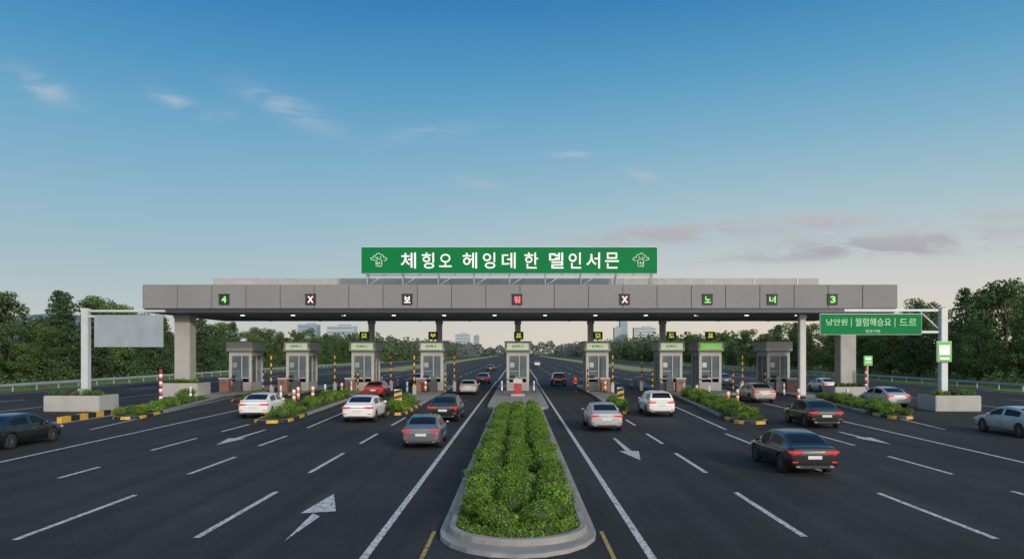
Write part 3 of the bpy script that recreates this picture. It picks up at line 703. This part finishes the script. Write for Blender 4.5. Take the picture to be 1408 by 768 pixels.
def green_mesh(D):
    P = []
    for y in D['g']:
        zr = np.interp(y,*D['rf']); zb = np.interp(y,*D['belt'])-.02; t = max(0,min(1,(zr-zb)/(D['zmax']-zb))); bw = np.interp(y,*D['bw']); xr = bw-.22*t
        s0 = (bw,zb-.04); s3 = (xr,zr-.05*t)
        L_ = lambda k: (s0[0]+(s3[0]-s0[0])*k, s0[1]+(s3[1]-s0[1])*k)
        P.append([s0,L_(.14),L_(.5),L_(.88),s3,(xr-.06,zr-.01*t),(xr*.5,zr+.015*t),(0,zr+.022*t)])
    bm = bmesh.new(); cache = {}
    def V(i,k,s):
        key=(i,k,s if k<7 else 1)
        if key not in cache: x,z=P[i][k]; cache[key]=bm.verts.new((x*key[2],D['g'][i],z))
        return cache[key]
    for i in range(len(P)-1):
        ym = (D['g'][i]+D['g'][i+1])/2
        for k in range(7):
            if k in (1,2): g = any(a<ym<b for a,b in D['sideg'])
            elif k >= 5: g = D['rearg'][0]<ym<D['rearg'][1] or D['frontg'][0]<ym<D['frontg'][1]
            else: g = False
            for s in (1,-1):
                q = [V(i,k,s),V(i+1,k,s),V(i+1,k+1,s),V(i,k+1,s)]
                if s < 0: q = q[::-1]
                try: f = bm.faces.new(q); f.smooth = True; f.material_index = 1 if g else 0
                except ValueError: pass
    bmesh.ops.recalc_face_normals(bm, faces=bm.faces)
    me = bpy.data.meshes.new('g'); bm.to_mesh(me); bm.free(); me.materials.append(TRIM); me.materials.append(CARGLASS)
    ob = link('tmp', me); ss = ob.modifiers.new('s','SUBSURF'); ss.levels = 2
    full = bpy.data.meshes.new_from_object(ob.evaluated_get(bpy.context.evaluated_depsgraph_get())); bpy.data.objects.remove(ob)
    out = []
    for want,nm in ((1,'car_windows'),(0,'car_roof')):
        bm = bmesh.new(); bm.from_mesh(full)
        bmesh.ops.delete(bm, geom=[f for f in bm.faces if f.material_index != want], context='FACES')
        for f in bm.faces: f.material_index = 0; f.smooth = True
        m = bpy.data.meshes.new(nm); bm.to_mesh(m); bm.free(); out.append(m)
    return out
def tyre_mesh(r):
    b = MB(); bm = b.bm; prof = [(-.11,r*.66),(-.115,r*.86),(-.09,r*.97),(-.04,r),(.04,r),(.09,r*.97),(.115,r*.86),(.11,r*.66)]
    rg = []
    for i in range(28):
        a = 2*math.pi*i/28; rg.append([bm.verts.new((x,q*math.cos(a),q*math.sin(a))) for x,q in prof])
    for i in range(28):
        A,B = rg[i],rg[(i+1)%28]
        for k in range(len(prof)-1): f = bm.faces.new((A[k],A[k+1],B[k+1],B[k])); f.smooth = True
    b.cyl((-.05,0,0),(.05,0,0),r*.66,seg=24)
    return b.mesh('tyre')
def rim_mesh(r):
    b = MB()
    b.cyl((.06,0,0),(.105,0,0),r*.16,r*.12,12)
    for i in range(10):
        a = 2*math.pi*i/10; b.box(Vector((.085,math.cos(a)*r*.38,math.sin(a)*r*.38)),(.025,r*.09,r*.56) ,.0,rot=Matrix.Rotation(a-math.pi/2,3,'X'))
    for i in range(28):
        a=2*math.pi*i/28; c=2*math.pi*(i+1)/28
        p=[(.1,r*.68*math.cos(t),r*.68*math.sin(t)) for t in (a,c)]; q=[(.1,r*.6*math.cos(t),r*.6*math.sin(t)) for t in (c,a)]
        b.poly(p+q)
    return b.mesh('rim')
def make_car(D, kind, pm, pname):
    e = empty('car'); e['category'] = 'car'
    L2 = D['L']/2
    key = kind
    if key not in CACHE:
        gl, rf = green_mesh(D); CACHE[key] = (body_mesh(D), gl, rf, tyre_mesh(D['rw']), rim_mesh(D['rw']))
    bd, gl, rf, ty, rm = CACHE[key]
    def use(me, ms, nm, par=e, **k):
        m2 = me.copy(); m2.materials.clear()
        for q in ms: m2.materials.append(q)
        return link(nm, m2, par, **k)
    use(bd,[pm,TRIM],'body'); use(gl,[CARGLASS],'windows'); use(rf,[pm],'roof')
    tm = ty.copy(); tm.materials.clear(); tm.materials.append(TYRE); r2 = rm.copy(); r2.materials.clear(); r2.materials.append(RIM)
    for wy in D['wb']:
        for sx in (-1,1):
            w_ = link('wheel', tm, e, (sx*.815,wy,D['rw'])); 
            if sx<0: w_.rotation_euler=(0,0,math.pi)
            link('rim', r2, w_)
    zl = D['zl']
    for sx in (-1,1):
        b = MB(); b.box((sx*.60,-L2+.03,zl),(.44,.10,.11),.03); b.box((sx*.83,-L2+.15,zl+.01),(.12,.28,.10),.03,rot=None); b.build('tail_light', TAIL, e)
        b = MB(); b.box((sx*.64,L2-.10,zl-.2),(.36,.14,.11),.04); b.build('headlight', HEADL, e)
        b = MB(); b.ell((sx*.99,.82,np.interp(.8,*D['belt'])+.04),(.11,.08,.075)); b.box((sx*.9,.84,np.interp(.8,*D['belt'])),(.1,.05,.03)); b.build('wing_mirror', pm, e)
        for yy in (-.95,.05):
            x = sec(D,yy)[5][0]; b = MB(); b.box((sx*(x+.008),yy,sec(D,yy)[5][1]),(.03,.2,.028),.008); b.build('door_handle', CHROME, e)
        for y0 in (-1.12,-.09,.98):
            b = MB(); s1 = [(x+.004,z) for x,z in sec(D,y0)[2:8]]
            lo = [b.bm.verts.new((sx*x,y0-.008,z)) for x,z in s1]; hi = [b.bm.verts.new((sx*x,y0+.008,z)) for x,z in s1]
            for k in range(len(s1)-1): b.bm.faces.new((lo[k],hi[k],hi[k+1],lo[k+1]))
            b.build('door_seam', TRIM, e)
    b = MB(); b.box((0,-L2+.02,zl+.0),(.78,.06,.035),.01); b.build('chrome_strip', CHROME, e)
    b = MB(); b.box((0,-L2-.012,zl-.17),(.5,.02,.12),.004); b.build('number_plate', PLATE, e)
    b = MB(); b.box((0,-L2+.06,.36),(1.35,.14,.13),.03); b.build('rear_valance', TRIM, e)
    for sx in (-1,1):
        b = MB(); b.box((sx*.6,-L2-.02,.36),(.16,.06,.05),.015); b.build('exhaust', CHROME, e)
        b = MB(); b.box((sx*.7,-L2+.0,.52),(.2,.04,.04),.01); b.build('reflector', TAIL, e)
    b = MB(); b.box((0,L2-.04,.56),(.8,.1,.2),.03); b.build('grille', TRIM, e)
    return Proto(e)
CACHE = {}
BLK = paint('paint_black',(.014,.014,.015),0,.22,.6); WHT = paint('paint_white',(.72,.71,.69),0,.35); GRY = paint('paint_bluegrey',(.12,.14,.165),.3); SLV = paint('paint_silver',(.42,.42,.415),.25,.35)
RED = paint('paint_red',(.3,.02,.02),.2); DRD = paint('paint_darkred',(.14,.02,.025),.3); BEI = paint('paint_beige',(.38,.34,.29),.3); BLU = paint('paint_blue',(.03,.05,.11),.3)
PR = {}
def car(kind, pm, x, z, label, rz=0, sc=1):
    k = (kind, pm.name)
    if k not in PR: PR[k] = make_car(SED if kind=='s' else SUV, kind, pm, '')
    PR[k].put((x,z,.012), R(rz), sc, label)
car('s',BLK,-22.9,33.2,'black sedan cut by the left edge of the picture',0)
car('s',WHT,-17.0,48.9,'white sedan in front of the leftmost planted island',4,1.06)
car('s',WHT,-9.6,46.2,'white sedan left of the dark sedan before the fourth booth',0,1.06)
car('s',BLK,-4.5,46.6,'black sedan in the lane left of the hedge median, behind the blue grey one',-1,1.05)
car('s',GRY,-4.25,33.9,'blue grey sedan nearest to the hedge median on the left',1,.93)
car('s',SLV,-5.0,75.3,'silver car passing between the fourth and centre booths',0,.98)
car('s',DRD,-4.7,100.5,'dark red car beyond the booths left of the centre booth',0,1)
car('s',BLK,-6.3,171,'tiny dark car far down the left carriageway',0,1)
car('s',RED,-13.6,71,'bright red car between the third and fourth booths',0,1.02)
car('s',BLU,-13.2,97,'dark blue car beyond the lane between third and fourth booths',0,1)
car('u',BLK,5.2,94.5,'black car driving away right of the centre booth',0,1)
car('s',WHT,6.2,236,'tiny white car far down the right carriageway',0,1)
car('s',SLV,4.7,41,'silver sedan in the lane right of the hedge median',0,.98)
car('u',WHT,9.4,49.9,'white SUV left of the wide planted island on the right',0,.98)
car('s',BEI,20.6,63.5,'beige silver sedan approaching the green panel booth',0,1.1)
car('s',BLK,17.2,42.8,'black sedan right of the wide planted island, behind the nearest black sedan',-3,1.03)
car('s',BLK,10.05,27.0,'large black sedan nearest to the camera on the right',0,.95)
car('s',SLV,28.9,57.8,'silver car beside the far right planted island',0,1.05)
car('s',SLV,25.7,37.6,'silver sedan cut by the right edge of the picture',0,1)
car('s',BLU,27.0,97,'dark blue car beyond the booths at right',0,1)
car('s',WHT,33.4,80,'pale car behind the thick right canopy column',0,1)

# ------------------------------------------------------------------ people
def person(x,y,z,top,trs,label,rz=0):
    J = {'pel':(0,0,.95,.13),'wai':(0,0,1.1,.12),'che':(0,0,1.32,.15),'nek':(0,0,1.49,.055),'hed':(0,.01,1.60,.09),'crn':(0,0,1.69,.085),
     'hl':(-.09,0,.88,.10),'kl':(-.10,.03,.5,.065),'al':(-.11,-.01,.09,.045),'tl':(-.12,.15,.03,.035),'hr':(.09,0,.88,.10),'kr':(.11,.08,.5,.065),'ar':(.12,.0,.1,.045),'tr':(.13,.16,.03,.035),
     'sl':(-.18,0,1.40,.065),'el':(-.25,.0,1.13,.045),'wl':(-.25,.1,.9,.032),'fl':(-.24,.14,.80,.025),'sr':(.18,0,1.40,.065),'er':(.26,.0,1.13,.045),'wr':(.24,.12,.92,.032),'fr':(.22,.17,.83,.025)}
    E = [('pel','wai'),('wai','che'),('che','nek'),('nek','hed'),('hed','crn'),('pel','hl'),('hl','kl'),('kl','al'),('al','tl'),('pel','hr'),('hr','kr'),('kr','ar'),('ar','tr'),('che','sl'),('sl','el'),('el','wl'),('wl','fl'),('che','sr'),('sr','er'),('er','wr'),('wr','fr')]
    def skin(names, edges, grow, m, nm, par):
        idx = {n:i for i,n in enumerate(names)}; me = bpy.data.meshes.new(nm)
        me.from_pydata([J[n][:3] for n in names],[(idx[a],idx[b]) for a,b in edges],[])
        o = link(nm,me); o.modifiers.new('k','SKIN')
        for n,i in idx.items():
            me.skin_vertices[0].data[i].radius = (J[n][3]+grow,)*2
        me.skin_vertices[0].data[0].use_root = True
        s = o.modifiers.new('s','SUBSURF'); s.levels = 1
        m2 = bpy.data.meshes.new_from_object(o.evaluated_get(bpy.context.evaluated_depsgraph_get())); bpy.data.objects.remove(o)
        m2.materials.clear(); m2.materials.append(m)
        for p in m2.polygons: p.use_smooth = True
        return link(nm,m2,par)
    bod = skin(list(J),E,0,skin_m,'person',None); bod.location=(x,y,z); bod.rotation_euler=(0,0,rz)
    tn = ['pel','wai','che','sl','el','wl','sr','er','wr']; skin(tn,[q for q in E if q[0] in tn and q[1] in tn],.018,top,'jacket',bod)
    ln = ['pel','hl','kl','al','hr','kr','ar']; skin(ln,[q for q in E if q[0] in ln and q[1] in ln],.014,trs,'trousers',bod)
    b = MB(); b.ell((0,-.02,1.68),(.098,.105,.09)); b.build('hair', hair_m, bod)
    b = MB(); 
    for sx in (-1,1): b.ell((sx*.035,.095,1.63),(.012,.008,.008)); b.ell((sx*.095,0,1.61),(.012,.025,.03))
    b.ell((0,.105,1.6),(.012,.02,.02)); b.build('face', skin_m, bod)
    tag(bod,label,'person')
jr = mat('red_jacket',(.5,.02,.02),.8); jb = mat('blue_jacket',(.03,.06,.25),.8); tk = mat('dark_trousers',(.02,.02,.03),.85)
person(xat(791,78),78,.012,jr,tk,'person in a red jacket standing in the lane left of the sixth booth',.3)
person(xat(525,75),75,.18,jb,tk,'person in blue standing beside the third booth',1.2)

# ------------------------------------------------------------------ skyline
bw_ = mat('building_pale',(.38,.42,.46),.8,var=.08,scale=.05); bd_ = mat('building_blue',(.24,.30,.36),.6,var=.08,scale=.05); bg_ = mat('building_glass',(.2,.25,.3),.3)
for i,(px,w,yt,Z,m,lab) in enumerate(((857,10,442,1350,bd_,'tall blue tower on the horizon right of the centre'),(848,8,450,1350,bw_,'pale slim tower beside the blue tower on the horizon'),(886,30,450,1300,bw_,'wide pale block on the horizon right of the blue tower'),(636,20,459,1300,bw_,'low pale block on the horizon left of the centre column'),
   (470,38,448,900,bw_,'long pale building above the trees left of the third booth'),(425,26,446,900,bd_,'blue building above the trees near the second booth'),(655,7,461,1300,bd_,'small blue tower left of the vanishing point'))):
    x = xat(px,Z); W = w/F*Z; ht = zat(yt,Z)
    e = empty('distant_building',(x,Z,0),0,lab,'building')
    b = MB(); b.box((0,0,ht/2),(W,18,ht)); b.build('wall', m, e)
    b = MB(); b.box((W*.1,0,ht+1),(W*.4,8,2)); b.build('roof_plant', bd_, e)
    nb = max(3,int(ht/5))
    for k in range(nb//2, nb): b = MB(); b.box((0,-9.05,ht*(k+.5)/nb),(W*.9,.1,ht/nb*.45)); b.build('window_band', bg_, e)
b = MB(); bm = b.bm; pts = [(-2100,0),(-1700,70),(-1500,105),(-1350,118),(-1230,112),(-1100,75),(-950,50),(-700,30),(-300,0)]
lo = [bm.verts.new((x,1900,0)) for x,_ in pts]; hi = [bm.verts.new((x,2100,h)) for x,h in pts]; bk = [bm.verts.new((x,2500,0)) for x,_ in pts]
for i in range(len(pts)-1): 
    bm.faces.new((lo[i],lo[i+1],hi[i+1],hi[i])).smooth=True; bm.faces.new((hi[i],hi[i+1],bk[i+1],bk[i])).smooth=True
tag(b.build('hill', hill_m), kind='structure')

# ------------------------------------------------------------------ world
sun_el, sun_az = R(17), R(150)   # azimuth measured clockwise from +Y
W = bpy.data.worlds.new('World'); S.world = W; W.use_nodes = True; nt = W.node_tree; N = nt.nodes; Lk = nt.links
bgn = N['Background']
def inp(n,i,v):
    if isinstance(v,bpy.types.NodeSocket): Lk.new(v,n.inputs[i])
    else: n.inputs[i].default_value = v
def M(op,a,b=None,c=None,clamp=False):
    n = N.new('ShaderNodeMath'); n.operation = op; n.use_clamp = clamp; inp(n,0,a)
    if b is not None: inp(n,1,b)
    if c is not None: inp(n,2,c)
    return n.outputs[0]
tc = N.new('ShaderNodeTexCoord'); sp = N.new('ShaderNodeSeparateXYZ'); Lk.new(tc.outputs['Generated'], sp.inputs[0])
dx,dy,dz = sp.outputs
def ramp(fac, els):
    r = N.new('ShaderNodeValToRGB'); cr = r.color_ramp; Lk.new(fac,r.inputs[0])
    while len(cr.elements) < len(els): cr.elements.new(.5)
    for e_,(p,c) in zip(cr.elements,els): e_.position = p; e_.color = lin(*c)
    return r.outputs[0]
ez = M('MULTIPLY',dz,1.0,clamp=True)
left = ramp(ez, [(0,(204,202,192)),(.04,(192,197,196)),(.1,(168,190,198)),(.18,(144,182,202)),(.27,(112,168,200)),(.35,(78,149,194)),(.43,(48,125,184)),(1,(40,100,160))])
right = ramp(ez, [(0,(230,214,192)),(.04,(224,212,200)),(.1,(204,206,204)),(.18,(170,195,204)),(.27,(130,178,203)),(.35,(92,158,197)),(.43,(58,132,185)),(1,(40,100,160))])
mixf = N.new('ShaderNodeMapRange'); mixf.interpolation_type = 'SMOOTHSTEP'; mixf.inputs[1].default_value = -.5; mixf.inputs[2].default_value = .45; Lk.new(dx, mixf.inputs[0])
def mix(f,a,b):
    n = N.new('ShaderNodeMix'); n.data_type = 'RGBA'; inp(n,0,f)
    for i,q in ((6,a),(7,b)):
        if isinstance(q,tuple): n.inputs[i].default_value = q
        else: Lk.new(q,n.inputs[i])
    return n.outputs[2]
grad = mix(mixf.outputs[0], left, right)
sky = N.new('ShaderNodeTexSky'); sky.sky_type = 'NISHITA'; sky.sun_disc = False; sky.sun_elevation = sun_el; sky.sun_rotation = sun_az
sc = N.new('ShaderNodeVectorMath'); sc.operation = 'SCALE'; sc.inputs['Scale'].default_value = .1; Lk.new(sky.outputs[0], sc.inputs[0])
base = mix(.05, grad, sc.outputs[0])
yy = M('MAXIMUM',dy,.08); u = M('DIVIDE',dx,yy); v = M('DIVIDE',dz,yy)
cmb = N.new('ShaderNodeCombineXYZ'); Lk.new(M('ADD',M('MULTIPLY',u,9.0),M('MULTIPLY',v,6.0)),cmb.inputs[0]); Lk.new(M('MULTIPLY',v,34.0),cmb.inputs[1])
nz = N.new('ShaderNodeTexNoise'); nz.inputs['Scale'].default_value = 1.3; nz.inputs['Detail'].default_value = 8; nz.inputs['Roughness'].default_value = .62; nz.inputs['Distortion'].default_value = .7; Lk.new(cmb.outputs[0],nz.inputs['Vector'])
nr = N.new('ShaderNodeMapRange'); nr.inputs[1].default_value = .32; nr.inputs[2].default_value = .62; nr.interpolation_type='SMOOTHSTEP'; Lk.new(nz.outputs[0],nr.inputs[0])
tot = None
for px,py,sx,sy,an,am in ((62,122,48,15,-28,.34),(242,140,34,8,-20,.42),(300,157,26,8,0,.2),(395,148,70,16,-24,.30),(590,182,60,10,8,.2),(787,213,26,4,0,.4),(660,253,34,7,-8,.3),(630,281,24,5,0,.3),(885,243,22,7,-15,.3),(970,272,34,8,-10,.35),(925,321,110,12,4,1.25),(1120,304,90,12,2,1.0),(1270,330,200,15,2,1.0),(1385,296,44,7,0,1.0),(1180,347,160,8,3,.8)):
    u0=(px-VX)/F; v0=(VY-py)/F; ca=math.cos(R(an)); sa=math.sin(R(an))
    du = M('SUBTRACT',u,u0); dv = M('SUBTRACT',v,v0)
    a = M('DIVIDE',M('ADD',M('MULTIPLY',du,ca),M('MULTIPLY',dv,sa)),sx/F); c = M('DIVIDE',M('SUBTRACT',M('MULTIPLY',dv,ca),M('MULTIPLY',du,sa)),sy/F)
    g = M('MULTIPLY',M('EXPONENT',M('MULTIPLY',M('ADD',M('MULTIPLY',a,a),M('MULTIPLY',c,c)),-1.0)),am*1.2)
    tot = g if tot is None else M('ADD',tot,g)
cf = M('MULTIPLY',M('MULTIPLY',tot,nr.outputs[0]),M('GREATER_THAN',dy,.1),clamp=True)
ccol = mix(M('MULTIPLY',M('SUBTRACT',v,.12),6.0,clamp=True), lin(166,166,172), lin(208,208,214))
fin = mix(cf, base, ccol)
d = Vector((math.sin(sun_az)*math.cos(sun_el), math.cos(sun_az)*math.cos(sun_el), math.sin(sun_el)))
dot = M('ADD',M('ADD',M('MULTIPLY',dx,d.x),M('MULTIPLY',dy,d.y)),M('MULTIPLY',dz,d.z))
gl = M('MULTIPLY',M('POWER',M('MAXIMUM',dot,0.0),1.5),1.5)  # glow around the sun, added behind the camera to fill facing surfaces
wg = N.new('ShaderNodeVectorMath'); wg.operation='SCALE'; wg.inputs[0].default_value=(1.0,.9,.77); Lk.new(gl,wg.inputs['Scale'])
ad = N.new('ShaderNodeVectorMath'); ad.operation='ADD'; Lk.new(fin,ad.inputs[0]); Lk.new(wg.outputs[0],ad.inputs[1])
below = mix(M('GREATER_THAN',dz,-.002), lin(60,66,64), ad.outputs[0])
Lk.new(below,bgn.inputs[0]); bgn.inputs[1].default_value = 1.0
sl = bpy.data.lights.new('sun','SUN'); sl.energy = 2.0; sl.angle = R(4); sl.color = (1,.88,.75); so = bpy.data.objects.new('sun',sl); COL.objects.link(so)
so.rotation_euler = d.to_track_quat('Z','Y').to_euler()
cam = bpy.data.cameras.new('camera'); co = bpy.data.objects.new('camera',cam); COL.objects.link(co); S.camera = co
co.location = (0,0,H); co.rotation_euler = (R(90),0,0); cam.sensor_width = 36; cam.lens = 36*F/1408; cam.shift_y = 101/1408; cam.shift_x = -8/1408; cam.clip_end = 12000; cam.clip_start = .1
S.view_settings.view_transform = 'Standard'; S.view_settings.look = 'None'; S.view_settings.exposure = 0
